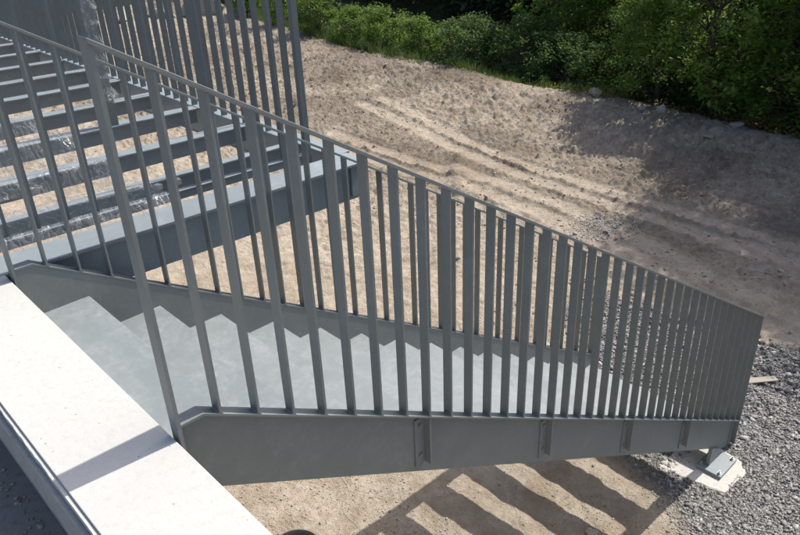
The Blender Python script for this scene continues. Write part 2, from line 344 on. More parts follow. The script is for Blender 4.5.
def build_ground():
    def axis(segs):
        out = []; 
        for a, b, st in segs: out += list(np.arange(a, b, st))
        return np.array(out + [segs[-1][1]])
    gx = axis([(-60, -8, 3), (-8, -1, 0.4), (-1, 0.8, 0.05), (0.8, 6.2, 0.019), (6.2, 9.5, 0.024), (9.5, 14, 0.03), (14, 18, 0.15), (18, 30, 1), (30, 120, 6)])
    gy = axis([(-60, -8, 3), (-8, -1, 0.35), (-1, 2.4, 0.019), (2.4, 8, 0.028), (8, 14, 0.042), (14, 28, 0.075), (28, 50, 1.5), (50, 150, 6)])
    X, Y = np.meshgrid(gx, gy); Z = ground_h(X, Y)
    nx, ny = len(gx), len(gy)
    V = np.stack([X.ravel(), Y.ravel(), Z.ravel()], 1)
    i = np.arange(nx * ny).reshape(ny, nx)
    F = np.stack([i[:-1, :-1].ravel(), i[:-1, 1:].ravel(), i[1:, 1:].ravel(), i[1:, :-1].ravel()], 1)
    o = np_mesh('ground', V, F, M_SOIL, smooth=True); me = o.data
    cx = np.interp(Y, [p[1] for p in CREST], [p[0] for p in CREST]) + fbm(Y * 0.35, Y * 0 + 3.3, 3, 5) * 1.1
    veg = sstep(0.0, 0.5, X - cx - 0.25 + fbm(X * 3, Y * 3, 3, 90) * 0.6)
    veg = np.maximum(veg, sstep(18, 20, Y + fbm(X, Y, 3, 91)) * sstep(0.5, -0.5, X - 10.5 + (Y - 20) * -0.3) * (Y > 27))
    grav = gravel_mask(X, Y)
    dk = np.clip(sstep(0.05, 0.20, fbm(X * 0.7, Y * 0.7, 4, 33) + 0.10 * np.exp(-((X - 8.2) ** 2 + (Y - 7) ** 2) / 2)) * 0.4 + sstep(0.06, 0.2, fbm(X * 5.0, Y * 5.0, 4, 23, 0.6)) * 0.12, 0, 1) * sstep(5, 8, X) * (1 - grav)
    rgh = sstep(5.5, 9.5, X + 0.25 * np.maximum(Y - 3, 0)) * (1 - track_mask(X, Y) * 0.85) * (0.35 + 0.65 * sstep(0.35, 0.6, vnoise(X * 0.9, Y * 0.9, 9)))
    a3 = me.attributes.new('rough', 'FLOAT', 'POINT'); a3.data.foreach_set('value', rgh.astype(np.float32).ravel())
    a2 = me.attributes.new('comp', 'FLOAT', 'POINT'); a2.data.foreach_set('value', (track_mask(X, Y) * (1 - veg) * (0.6 + 0.4 * vnoise(X * 2, Y * 2, 8))).astype(np.float32).ravel())
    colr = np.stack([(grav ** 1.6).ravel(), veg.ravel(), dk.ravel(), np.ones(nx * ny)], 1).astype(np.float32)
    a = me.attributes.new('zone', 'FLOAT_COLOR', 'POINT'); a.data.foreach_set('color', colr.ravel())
    tag(o, 'sandy bare soil with tyre tracks and a raised crest', 'ground', kind='structure')
build_ground()

# ------------------------------------------------------------------ stones
ICO_V = np.array([(0, 0, 1), (0.89, 0, 0.45), (0.28, 0.85, 0.45), (-0.72, 0.53, 0.45), (-0.72, -0.53, 0.45), (0.28, -0.85, 0.45),
                  (0.72, 0.53, -0.45), (-0.28, 0.85, -0.45), (-0.89, 0, -0.45), (-0.28, -0.85, -0.45), (0.72, -0.53, -0.45), (0, 0, -1)])
ICO_F = np.array([(0, 1, 2), (0, 2, 3), (0, 3, 4), (0, 4, 5), (0, 5, 1), (1, 6, 2), (2, 7, 3), (3, 8, 4), (4, 9, 5), (5, 10, 1),
                  (6, 7, 2), (7, 8, 3), (8, 9, 4), (9, 10, 5), (10, 6, 1), (11, 7, 6), (11, 8, 7), (11, 9, 8), (11, 10, 9), (11, 6, 10)])
BOX_V = np.array([(x, y, z) for z in (-0.8, 0.8) for y in (-0.8, 0.8) for x in (-0.8, 0.8)], float)
BOX_F = np.array([(0, 2, 3), (0, 3, 1), (4, 5, 7), (4, 7, 6), (0, 1, 5), (0, 5, 4), (1, 3, 7), (1, 7, 5), (3, 2, 6), (3, 6, 7), (2, 0, 4), (2, 4, 6)])
def stones(name, x, y, r, m, sink=0.25, flat=0.65, lift=0, box=False):
    ICO_V_, ICO_F_ = (BOX_V, BOX_F) if box else (ICO_V, ICO_F); K = len(ICO_V_)
    n = len(x); z = ground_h(x, y) + r * flat * (1 - 2 * sink) * 0.5 + lift
    V = np.repeat(ICO_V_[None], n, 0) * (1 + RNG.uniform(-0.45, 0.35, (n, K, 1))) + RNG.uniform(-0.12, 0.12, (n, K, 3))
    V = V * (np.stack([RNG.uniform(0.75, 1.35, n), RNG.uniform(0.55, 1.0, n), RNG.uniform(0.6, 1.1, n) * flat], 1) * r[:, None])[:, None, :]
    a = RNG.uniform(0, 6.28, n); t = RNG.uniform(-0.7, 0.7, n)
    ct, st = np.cos(t)[:, None], np.sin(t)[:, None]
    x1 = V[:, :, 0] * ct + V[:, :, 2] * st; z1 = -V[:, :, 0] * st + V[:, :, 2] * ct
    ca, sa = np.cos(a)[:, None], np.sin(a)[:, None]
    V = np.stack([x1 * ca - V[:, :, 1] * sa + x[:, None], x1 * sa + V[:, :, 1] * ca + y[:, None], z1 + z[:, None]], 2)
    F = (ICO_F_[None] + (np.arange(n) * K)[:, None, None]).reshape(-1, 3)
    sh = np.repeat(RNG.beta(1.3, 1.8, n), K)
    return np_mesh(name, V.reshape(-1, 3), F, m, sh)
def scatter(n, x0, x1, y0, y1, fn):
    x = RNG.uniform(x0, x1, n); y = RNG.uniform(y0, y1, n); k = RNG.uniform(0, 1, n) < fn(x, y); return x[k], y[k]
gx_, gy_ = scatter(300000, 2.6, 8.3, -1.4, 3.9, lambda x, y: gravel_mask(x, y) ** 1.3 * np.where((np.abs(x - 4.07) < 0.235) & ((np.abs(y - 0.02) < 0.19) | (np.abs(y - 1.38) < 0.25)), 0, 1))
gr = RNG.gamma(2.4, 0.0018, len(gx_)) + 0.0026
tag(stones('gravel', gx_, gy_, gr, M_GRAV, box=True, flat=0.6), 'crushed grey gravel spread round the foot of the stairs', 'gravel', kind='stuff')
bx_, by_ = scatter(1600, 2.6, 8.0, -1.4, 3.0, lambda x, y: gravel_mask(x, y) * np.where((np.abs(x - 4.07) < 0.27) & (np.abs(y - 0.02) < 0.25), 0, 1))
tag(stones('gravel', bx_, by_, RNG.uniform(0.014, 0.03, len(bx_)), M_GRAV, box=True, flat=0.5), 'larger broken grey stones lying among the gravel', 'gravel', kind='stuff')
px_, py_ = scatter(26000, 0.8, 5.5, -0.8, 3.0, lambda x, y: (0.25 + 0.75 * sstep(0.5, 0.6, vnoise(x * 2, y * 2, 5))) * (1 - gravel_mask(x, y) * 0.6))
qx_, qy_ = scatter(22000, 5.5, 13.0, -3.0, 20.0, lambda x, y: 0.3 + 0.7 * sstep(0.45, 0.6, vnoise(x * 1.2, y * 1.2, 6)))
pr = np.concatenate([RNG.gamma(3.0, 0.0013, len(px_)) + 0.0015, RNG.gamma(1.6, 0.0048, len(qx_)) + 0.004])
tag(stones('pebbles', np.concatenate([px_, qx_]), np.concatenate([py_, qy_]), pr, M_CLOD, 0.35), 'small tan pebbles and clods strewn over the sandy soil', 'pebbles', kind='stuff')

def rock(name, label, x, y, s, group=None, sub=3, m=M_ROCK, sink=0.25, seed=0):
    import bmesh
    bm = bmesh.new(); bmesh.ops.create_icosphere(bm, subdivisions=sub, radius=1)
    rg = random.Random(seed); cuts = [Vector((rg.gauss(0, 1), rg.gauss(0, 1), rg.gauss(0, 1))).normalized() for _ in range(11)]
    for v in bm.verts:
        p = v.co.copy()
        for c in cuts:
            d = p.dot(c); lim = 0.66
            if d > lim: p -= c * (d - lim)
        p += Vector((rg.uniform(-1, 1), rg.uniform(-1, 1), rg.uniform(-1, 1))) * 0.02
        v.co = Vector((p.x * s[0], p.y * s[1], p.z * s[2]))
    me = bpy.data.meshes.new(name); bm.to_mesh(me); bm.free(); me.materials.append(m)
    a = me.attributes.new('shade', 'FLOAT', 'POINT'); sh = np.full(len(me.vertices), rg.uniform(0.2, 0.9), np.float32); a.data.foreach_set('value', sh)
    o = bpy.data.objects.new(name, me); COL.objects.link(o)
    z = float(ground_h(np.array([x]), np.array([y]))[0])
    o.location = (x, y, z + s[2] * 0.7 * (1 - 2 * sink)); o.rotation_euler = (rg.uniform(-.25, .25), rg.uniform(-.25, .25), rg.uniform(0, 6))
    return tag(o, label, 'rock', group)
rock('rock', 'upright pale pointed rock on the crest below the thicket', 11.65, 4.75, (0.085, 0.07, 0.15), seed=1)
rock('rock', 'low rounded grey boulder just left of the pointed rock', 11.65, 5.1, (0.13, 0.11, 0.07), seed=2)
rock('rock', 'pale wedge shaped rock at the shaded foot of the right hand trees', 11.85, 3.45, (0.15, 0.11, 0.08), seed=3)
rock('rock', 'broken pale boulder at the tree line above the middle of the sand', 12.0, 6.35, (0.2, 0.14, 0.1), seed=4, m=M_CLOD)
rock('rock', 'flat dull stone lying below the wedge shaped rock in the shade', 11.1, 3.55, (0.13, 0.10, 0.035), seed=5)
rock('rock', 'small white stone on the sand seen between the balusters', 5.29, 3.84, (0.05, 0.035, 0.035), seed=6, sub=2)
rock('rock', 'small pale stone near the right edge on the dark crest', 11.9, 2.3, (0.12, 0.1, 0.1), seed=8, sub=2)
rock('rock', 'tan stone resting on the gravel by the foot of the stairs', 4.05, -0.42, (0.03, 0.025, 0.018), seed=9, sub=2)
rock('rock', 'flat slab of dried soil under the stair shadow by the gravel', 2.86, 0.30, (0.07, 0.05, 0.018), seed=10, m=M_CLOD)
rock('rock', 'small chunk of stone lying in the gravel above the plank', 5.55, 0.36, (0.045, 0.04, 0.03), seed=12, sub=2)
# pale broken slabs far left behind the slat fence
for i, (x, y, s, lb) in enumerate([(12.6, 22.6, (0.9, 0.35, 0.55), 'large pale broken slab leaning in the grass behind the slat fence'),
                                   (13.1, 21.2, (0.5, 0.3, 0.42), 'smaller pale slab at the right end of the rubble behind the slats'),
                                   (11.6, 23.6, (0.8, 0.3, 0.3), 'low pale slab left of the leaning slab behind the slats'),
                                   (10.6, 24.4, (0.7, 0.4, 0.25), 'flattest pale slab at the left end of the rubble')]):
    rock('stone_slab', lb, x, y, s, seed=20 + i)['category'] = 'stone slab'

# ------------------------------------------------------------------ concrete wall and terrace
wall = empty('concrete_wall', (-0.17, 1.5, -3.1))
def wpart(name, mb, m, bevel=0):
    o = mb.build(name, m, None, bevel=bevel); o.parent = wall; o.matrix_parent_inverse = wall.matrix_world.inverted(); o.location = (0.17, -1.5, 3.1); o.matrix_parent_inverse.identity(); return o
def wob_strip(x_edge, x_in, z0, z1, y0, y1, amp, seed, step=0.012):
    mb = MB(); ys = np.arange(y0, y1, step); n = fbm(ys * 14, ys * 0, 5, seed, 0.7) * amp; n2 = fbm(ys * 9, ys * 0 + 5, 4, seed + 9, 0.7) * amp * 0.6
    vs = []; fs = []
    for i, yv in enumerate(ys):
        e = x_edge + n[i]
        vs += [(x_in, yv, z0), (e, yv, z0), (e, yv, z1 + n2[i]), (x_in, yv, z1 + n2[i] * 0.3)]
        if i:
            a = 4 * (i - 1); b = 4 * i
            for k in range(4): fs.append((a + k, b + k, b + (k + 1) % 4, a + (k + 1) % 4))
    fs.append((3, 2, 1, 0)); q = 4 * (len(ys) - 1); fs.append((q, q + 1, q + 2, q + 3))
    return mb.add(vs, fs)
WT = -0.046
c = MB().box(-0.312, -0.022, -4, 9, -0.22, WT); wpart('coping', c, M_CONC, 0.002)
wpart('core', MB().box(-0.285, -0.03, -4, 9, -3.6, -0.222), M_CONC2)
wpart('mortar_lip', wob_strip(-0.322, -0.3125, -0.075, WT - 0.008, -1.8, 1.9, 0.007, 3, 0.008), M_CONC)
wpart('edge_board', wob_strip(-0.338, -0.3155, -0.20, -0.077, -1.8, 1.9, 0.005, 7, 0.03), M_CONC2)
tag(wall, 'low white concrete parapet wall at the head of the stairs', 'wall')
M_FLOOR = make_concrete('terrace_concrete', (0.17, 0.162, 0.148), (0.27, 0.258, 0.235), 0.8, 0.5)
fl = MB().box(-7, -0.286, -9, 12, -0.72, -0.52).build('terrace', M_FLOOR); tag(fl, 'dark grey terrace floor behind the parapet', 'terrace', kind='structure')
# fix the gap: a rough mortar strip along the floor edge
cr = RNG.uniform(0, 1, 500); dx = -0.345 - RNG.gamma(1.3, 0.022, 500); dy = RNG.uniform(0.2, 1.3, 500)
def debris():
    n = 200; x = -0.32 - RNG.gamma(1.3, 0.022, n); y = RNG.uniform(0.0, 1.4, n); r = RNG.gamma(2, 0.0012, n) + 0.001
    V = ICO_V[None] * (1 + RNG.uniform(-0.3, 0.3, (n, 12, 1))) * r[:, None, None] * np.array([1.2, 0.9, 0.6]) + np.stack([x, y, -0.52 + r * 0.4], 1)[:, None, :]
    F = (ICO_F[None] + (np.arange(n) * 12)[:, None, None]).reshape(-1, 3)
    tag(np_mesh('mortar_crumbs', V.reshape(-1, 3), F, M_CLOD, np.repeat(RNG.uniform(0, 1, n), 12)), 'mortar crumbs along the foot of the parapet on the terrace', 'rubble', kind='stuff')
debris()

# ------------------------------------------------------------------ staircase
m_, kx, W, HR, P = 0.61385, 0.068, 1.3163, 0.98858, 0.12
G, X1, DP = 0.2909, 0.2458, 0.11596
XE = 4.448
def fl_(x): return -m_ * max(0.0, x - kx)
def rl_(x): return -m_ * (x - kx) + HR
stair = empty('metal_staircase', (0, 0, 0))
def band(x0, x1, top, bot, extra=()):
    xs = [x0] + [e for e in extra if x0 < e < x1] + [x1]
    return [(x, top(x)) for x in xs] + [(x, bot(x)) for x in reversed(xs)]
T = 0.008
for side in (0, 1):
    s = 1 if side == 0 else -1                       # outer side of near stringer is -y
    yo = 0.0 if side == 0 else W + 0.050             # outer flange edge
    yi = 0.048 if side == 0 else W - 0.0             # inner flange edge (web inner face)
    yw0, yw1 = (0.040, 0.048) if side == 0 else (W + 0.002, W + 0.010)
    fy0, fy1 = (0.0, 0.048) if side == 0 else (W, W + 0.050)
    sl_ = math.sqrt(1 + m_ * m_)
    mb = MB(); top = lambda x: fl_(x) - 0.0008; 
    mb.prism_y(band(-0.001, XE, lambda x: fl_(x), lambda x: fl_(x) - (T if x <= kx else T * sl_), (kx,)), fy0, fy1)
    mb.prism_y(band(-0.001, XE - 0.003, lambda x: fl_(x) - T * sl_ * 0.99, lambda x: fl_(x) - 0.305, (kx,)), yw0, yw1)
    mb.build('stringer', M_PAINT, stair)
    # balusters
    bme = None
    for n in range(38):
        x = n * P
        if n == 0:
            mb = MB(); th = 0.012; w_ = (0.0, 0.046) if side == 0 else (W - 0.003, W + 0.045)
            mb.prism_y([(x - th - 0.001, -0.34), (x - 0.002, -0.34), (x - 0.002, rl_(x) - 0.012), (x - th - 0.001, rl_(x - th) - 0.012)], *w_)
        else:
            mb = MB(); th = 0.004; w_ = (0.0005, 0.042) if side == 0 else (W - 0.0005, W + 0.042)
            zt = fl_(x) - 0.002
            mb.prism_y([(x - th, fl_(x - th) - 0.001), (x + th, fl_(x + th) - 0.001), (x + th, rl_(x + th) - 0.012), (x - th, rl_(x - th) - 0.012)], *w_)
            for q in (-1, 1):
                xa_ = x + q * th; xb_ = x + q * (th + 0.0055)
                mb.prism_y([(xa_, fl_(xa_) - 0.0005), (xb_, fl_(xb_) - 0.0005), (xa_, fl_(xa_) + 0.007)], w_[0] + 0.001, w_[1] - 0.004)
        o = mb.build('baluster', M_PAINT, stair)
    # handrail: flat bar
    hy = (-0.003, 0.048) if side == 0 else (W - 0.003, W + 0.048)
    xl = -0.014 if side == 0 else -1.0
    MB().prism_y(band(xl, XE + 0.002, lambda x: rl_(x), lambda x: rl_(x) - 0.013), *hy).build('handrail', M_PAINT, stair, bevel=0.0015)
    # stiffener brackets
    for n in (8, 15, 22, 29, 37):
        x = n * P - (0.004 if n == 37 else 0); zb = lambda q: fl_(q) - 0.244; zt = lambda q: fl_(q) - T * sl_ - 0.0005
        b = MB()
        if side == 0:
            b.box(x - 0.004, x + 0.003, 0.002, 0.0335, zb(x), zt(x + 0.003))
            b.prism_y([(x - 0.055, zb(x)), (x + 0.003, zb(x)), (x + 0.003, zt(x + 0.003)), (x - 0.055, zt(x + 0.003))], 0.034, 0.0395)
        else:
            b.box(x - 0.004, x + 0.003, W + 0.017, W + 0.048, zb(x), zt(x + 0.003))
            b.prism_y([(x - 0.055, zb(x)), (x + 0.003, zb(x)), (x + 0.003, zt(x + 0.003)), (x - 0.055, zt(x + 0.003))], W + 0.0105, W + 0.0165)
        bo = b.build('bracket', M_PAINT, stair)
        if side == 0 and n < 37:
            for dz in (-0.045, -0.195):
                MB().cyl((x - 0.030, 0.0338, fl_(x) + dz), 0.0085, -0.007, 6, 'y').build('bolt', M_PAINT, bo)
    # foot column and base plate
    yc = 0.0345 if side == 0 else W + 0.0155
    xa, xb = 4.03, 4.215
    MB().prism_y([(xa, -2.9045), (xb, -2.9045), (xb, fl_(xb) - 0.295), (xa, fl_(xa) - 0.295)], yc - 0.0135, yc + 0.0135).build('column', M_PAINT, stair)
    yp = 0.0 if side == 0 else W + 0.03
    bp_ = MB().box(3.98, 4.255, yp - 0.1, yp + 0.1, -2.925, -2.905).build('base_plate', M_FRAME, stair, bevel=0.002)
    for bx in (4.008, 4.227):
        for by in (yp - 0.074, yp + 0.074):
            b = MB(); b.cyl((bx, by, -2.9045), 0.017, 0.003, 12); b.cyl((bx, by, -2.9015), 0.0125, 0.012, 6); b.cyl((bx, by, -2.8895), 0.006, 0.016, 8)
            b.build('anchor_bolt', M_BOLT, bp_)
    q = MB().box(3.985, 4.25, yp - 0.095, yp + 0.095, -2.938, -2.9255).build('grout_bed', M_CONC2, stair)
    pad = rock('concrete_footing', 'pale rough concrete footing under the near base plate by the gravel' if side == 0 else 'pale concrete footing under the far base plate behind the stairs', 4.1, yp - 0.015, (1, 1, 1), sub=1)
    me = pad.data; pad['category'] = 'footing'
    ps = [(3.78, yp + 0.33), (3.87, yp - 0.19), (4.20, yp - 0.215), (4.31, yp - 0.10), (4.33, yp + 0.3)]
    nn = []
    for i in range(len(ps)):
        a, b2_ = Vector(ps[i]), Vector(ps[(i + 1) % len(ps)])
        for k in range(9):
            t = k / 9; p = a.lerp(b2_, t); nn.append((p.x + random.uniform(-.008, .008), p.y + random.uniform(-.008, .008)))
    K = len(nn); cxm = sum(p[0] for p in nn) / K; cym = sum(p[1] for p in nn) / K
    vv = [(x, y, -3.15) for x, y in nn] + [(x, y, -2.945 + random.uniform(-.006, .004)) for x, y in nn] + [(cxm + (x - cxm) * 0.95, cym + (y - cym) * 0.95, -2.934) for x, y in nn]
    ff = [tuple(range(K))[::-1], tuple(range(2 * K, 3 * K))] + [(i, (i + 1) % K, K + (i + 1) % K, K + i) for i in range(K)] + [(K + i, K + (i + 1) % K, 2 * K + (i + 1) % K, 2 * K + i) for i in range(K)]
    me2 = bpy.data.meshes.new('concrete_footing'); me2.from_pydata(vv, [], ff); me2.materials.append(M_PAD)
    pad.data = me2; pad.location = (0, 0, 0); pad.rotation_euler = (0, 0, 0)
# treads (open risers)
for k in range(15):
    xn = X1 + k * G; z = -m_ * (xn - kx) - DP; x0 = xn - 0.228 if k else -0.018
    prof = [(x0, z), (xn - 0.003, z), (xn, z - 0.003), (xn, z - 0.03), (xn - 0.006, z - 0.03), (xn - 0.006, z - 0.007), (x0, z - 0.007)]
    MB().prism_y(prof, 0.0485, W + 0.0015).build('tread', M_TREAD, stair)
tag(stair, 'long grey steel staircase with flat bar railings descending to the gravel', 'staircase')

# ------------------------------------------------------------------ platform frame beyond the stair
def pz(x): return -0.045 - 0.03 * x            # top surface of the tilted frame
frame = empty('steel_platform_frame', (0, 0, 0))
def beam_x(name, y0, y1, x0, x1, h, ft, mats, dz=0, web=None, kind='I', parent=frame):
    mb = MB(); tp = lambda x: pz(x) + dz
    def slab(ya, yb, a, b): mb.add([(x0, ya, tp(x0) - b), (x1, ya, tp(x1) - b), (x1, yb, tp(x1) - b), (x0, yb, tp(x0) - b),
                                    (x0, ya, tp(x0) - a), (x1, ya, tp(x1) - a), (x1, yb, tp(x1) - a), (x0, yb, tp(x0) - a)],
                                   [(0, 3, 2, 1), (4, 5, 6, 7), (0, 1, 5, 4), (1, 2, 6, 5), (2, 3, 7, 6), (3, 0, 4, 7)])
    slab(y0, y1, 0, ft)
    if kind == 'I':
        wy = web if web is not None else (y0 + y1) / 2
        slab(wy - 0.004, wy + 0.004, ft + 0.0002, h)
    elif kind == 'C':
        wo = web if web is not None else 0.012
        slab(y0 + wo, y0 + wo + 0.008, ft + 0.0002, h)
    return mb.build(name, mats, parent, bevel=0.0015)
beam_x('front_beam', 1.40, 1.592, -1.2, 1.90, 0.225, 0.014, M_FRAME, kind='C', web=0.05)
beam_x('screen_rail', 1.74, 1.778, -1.2, 1.77, 0.05, 0.006, M_FRAME, dz=-0.004, kind='C')
JY = [1.955, 2.485, 3.105, 3.69, 4.33, 4.91, 5.50, 6.1, 6.7, 7.3, 7.9]
for i, y in enumerate(JY):
    beam_x('joist', y, y + (0.055 if i == 0 else 0.10), -1.2, 1.811, 0.108 if i < 5 else 0.155, 0.010, M_FRAME, dz=-0.004, kind='C', web=0.03)
# side beam along y
def beam_y(name, x0, x1, y0, y1, z, h, ft, m, webx, parent=frame):
    mb = MB(); mb.box(x0, x1, y0, y1, z - ft, z); mb.box(webx, webx + 0.009, y0, y1, z - h, z - ft - 0.0002); mb.box(x0 + 0.02, x1, y0, y1, z - h - 0.010, z - h - 0.0002)
    return mb.build(name, m, parent, bevel=0.0015)
beam_y('side_beam', 1.812, 1.93, 1.594, 9.5, pz(1.815) - 0.0005, 0.20, 0.012, M_FRAME, 1.835)
for y in JY[1:]:
    b = MB(); b.box(1.63, 1.775, y + 0.11, y + 0.17, pz(1.7) - 0.05, pz(1.7) - 0.042); b.cyl((1.73, y + 0.14, pz(1.7) - 0.042), 0.012, 0.012, 6); b.box(1.775, 1.834, y + 0.10, y + 0.18, pz(1.7) - 0.05, pz(1.7) - 0.043)
    b.build('cleat', M_FRAME, frame)
b = MB(); b.box(1.80, 1.899, 1.430, 1.446, pz(1.9) - 0.2, pz(1.9) - 0.0145); b.build('end_plate', M_FRAME, frame)
tag(frame, 'open grey steel frame of beams and joists beside the stair head', 'steel frame')

# slat screens
screen = empty('slat_screen', (0, 0, 0))
for k in range(1, 22):
    x = 1.72 - 0.134 * k
    if x < -1.1: break
    z0 = pz(x) - 0.004
    MB().box(x - 0.0045, x + 0.0045, 1.744, 1.782, z0 + 0.0005, 2.25).build('slat', M_PAINT_SHADED, screen)
MB().box(1.728, 1.764, 1.738, 1.770, pz(1.8) - 0.18, 2.25).build('corner_post', M_PAINT_SHADED, screen)
MB().box(-1.1, 1.77, 1.735, 1.795, 2.2505, 2.26).build('top_rail', M_PAINT_SHADED, screen)
tag(screen, 'screen of thin dark slats standing across the platform near its front beam', 'screen')
fence = empty('slat_fence', (0, 0, 0))
k = 0; y = 1.878
while y < 9.4:
    MB().box(1.816, 1.859, y - 0.004, y + 0.004, pz(1.815), 2.25).build('slat', M_PAINT_SHADED, fence)
    y += 0.131
MB().box(1.812, 1.87, 1.80, 9.4, 2.2505, 2.262).build('top_rail', M_PAINT_SHADED, fence)
tag(fence, 'long fence of closely set wide slats along the far side of the platform', 'fence')

# post wrapped in film
post = empty('wrapped_post', (0, 0, 0))
zt = pz(1.22) - 0.004
MB().box(1.195, 1.245, 3.12, 3.165, zt + 0.0005, 2.2).build('post', M_PAINT, post)
mb = MB(); pts = []; rad = []
rg = random.Random(5)
ns = 16; rings = 60; vs = []; fs = []
for i in range(rings):
    z = zt + 0.16 + i * 0.03; R = 0.040 + 0.006 * math.sin(i * 1.7) + rg.uniform(-.006, .008) + (0.02 if i < 3 else 0)
    for k in range(ns):
        a = 2 * math.pi * k / ns; rr = R * (1 + rg.uniform(-0.16, 0.16)); vs.append((1.22 + rr * math.cos(a), 3.1425 + rr * math.sin(a), z + rg.uniform(-.01, .01)))
for i in range(rings - 1):
    for k in range(ns): fs.append((i * ns + k, i * ns + (k + 1) % ns, (i + 1) * ns + (k + 1) % ns, (i + 1) * ns + k))
MB().add(vs, fs).build('plastic_wrap', M_FILM, post)
tag(post, 'upright post wrapped in crinkled clear plastic film behind the stair railing', 'post')

# film over the joists
def film(y, x0, x1, label, h=0.16, skirt=0.10, dz=0.0, wd=0.10, seed=1):
    rg = np.random.default_rng(seed); nxs = int((x1 - x0) / 0.02); prof = 22; V = []
    for i in range(nxs + 1):
        x = x0 + (x1 - x0) * i / nxs; end = max(0, 1 - (x1 - x) / 0.16)
        drop = h * (0.85 + 0.25 * math.sin(x * 9 + seed)) + skirt * end * 0.4
        for j in range(prof):
            t = j / (prof - 1)
            L = drop * 2 + wd + 0.03; s_ = t * L
            if s_ < drop: yy = y - 0.012; zz = -drop + s_; fr = 1 - s_ / drop; yy -= fr * (0.025 + end * skirt)
            elif s_ < drop + wd + 0.03: yy = y - 0.012 + (s_ - drop); zz = 0.006
            else: yy = y + wd + 0.016; zz = 0.006 - (s_ - drop - wd - 0.03)
            V.append((x + rg.uniform(-.002, .002) + (1 - t) * 0.0, yy + 0.004 * math.sin(x * 23 + j * 0.6) + rg.uniform(-.0015, .0015), pz(x) + zz + dz + abs(rg.normal(0, .0015)) + 0.003))
    n = prof; F = [(i * n + j, (i + 1) * n + j, (i + 1) * n + j + 1, i * n + j + 1) for i in range(nxs) for j in range(n - 1)]
    o = MB().add(V, F).build('plastic_film', M_FILM, None, smooth=True); return tag(o, label, 'plastic sheet')
film(2.485, -0.6, 0.92, 'clear plastic film wrapped over the second joist from the front beam', h=0.13, seed=2)
film(3.105, -0.6, 0.95, 'crumpled plastic film bunched on the third joist from the front beam', h=0.17, skirt=0.16, seed=3)
film(3.69, -0.4, 0.93, 'short plastic film wrapped round the fourth joist from the front beam', h=0.15, seed=4)
film(1.745, -0.6, 0.86, 'shiny plastic film lying over the screen rail behind the front beam', h=0.06, skirt=0.03, wd=0.28, seed=5)
for i, (x, lb) in enumerate([(0.86, 'white foam block at the end of the film on the screen rail'), (0.97, 'dull foam block right of the white foam block')]):
    b = MB().box(-0.02, 0.02, -0.018, 0.018, 0, 0.03).build('foam_block', M_CONC if i == 0 else M_PAD, bevel=0.006)
    b.location = (x, 1.735, pz(x) - 0.0); b.rotation_euler = (0.0, 0.055, 0.4 + i); b.location.y = 1.86 - 0.03; b.location.z = pz(x) - 0.002
    b.location = (x, 1.58, pz(x) + 0.002) if False else b.location
    tag(b, lb, 'foam block')

# ------------------------------------------------------------------ small things on the ground
def gh(x, y): return float(ground_h(np.array([float(x)]), np.array([float(y)]))[0])
pl = MB().box(-0.16, 0.16, -0.035, 0.035, -0.006, 0.006).build('plank', bpy.data.materials.new('raw_wood'), bevel=0.001)
mm = pl.data.materials[0]; mm.use_nodes = True; _nt = mm.node_tree; _p = _nt.nodes['Principled BSDF']; _n = noise(_nt, 40, 5, 0.6, gpos(_nt)); _nt.links.new(mix(_nt, _n.outputs[0], (0.25, 0.225, 0.19), (0.34, 0.30, 0.25)), _p.inputs['Base Color']); _p.inputs['Roughness'].default_value = 0.8
pl.location = (5.42, 0.22, gh(5.42, 0.22) + 0.03); pl.rotation_euler = (0.03, 0.03, math.radians(-36)); tag(pl, 'short flat wooden plank lying on the gravel beyond the stairs', 'plank')
ring = MB(); cx, cy = 1.235, 1.665; r = 0.18; pts = [(cx + r * math.cos(a), cy + r * math.sin(a)) for a in np.linspace(0, 2 * math.pi, 49)[:-1]]
K = 48; vs = []; 
for rr, zz in ((r, -3.3), (r, -2.875), (r + 0.006, -2.875), (r + 0.006, -3.3)):
    vs += [(cx + rr * math.cos(2 * math.pi * k / K), cy + rr * math.sin(2 * math.pi * k / K), zz) for k in range(K)]
fs = [(q * K + k, q * K + (k + 1) % K, ((q + 1) % 4) * K + (k + 1) % K, ((q + 1) % 4) * K + k) for q in range(4) for k in range(K)]
M_PIPE, _nt, _p = mat('grey_plastic'); _p.inputs['Base Color'].default_value = (0.13, 0.135, 0.135, 1); _p.inputs['Roughness'].default_value = 0.5
tag(ring.add(vs, fs).build('drain_pipe', M_PIPE, smooth=False), 'round grey drain pipe end standing up from the sand below the stairs', 'pipe')
pts = []
for i in range(40):
    t = i / 39; x = 1.95 - 0.33 * t + 0.03 * math.sin(t * 9); y = 2.03 - 0.56 * t + 0.035 * math.sin(t * 13 + 1); pts.append((x, y, gh(x, y) + 0.006))
tag(MB().tube(pts, 0.0015, 5).build('string', M_CONC), 'thin pale string lying on the sand below the stringer', 'string')

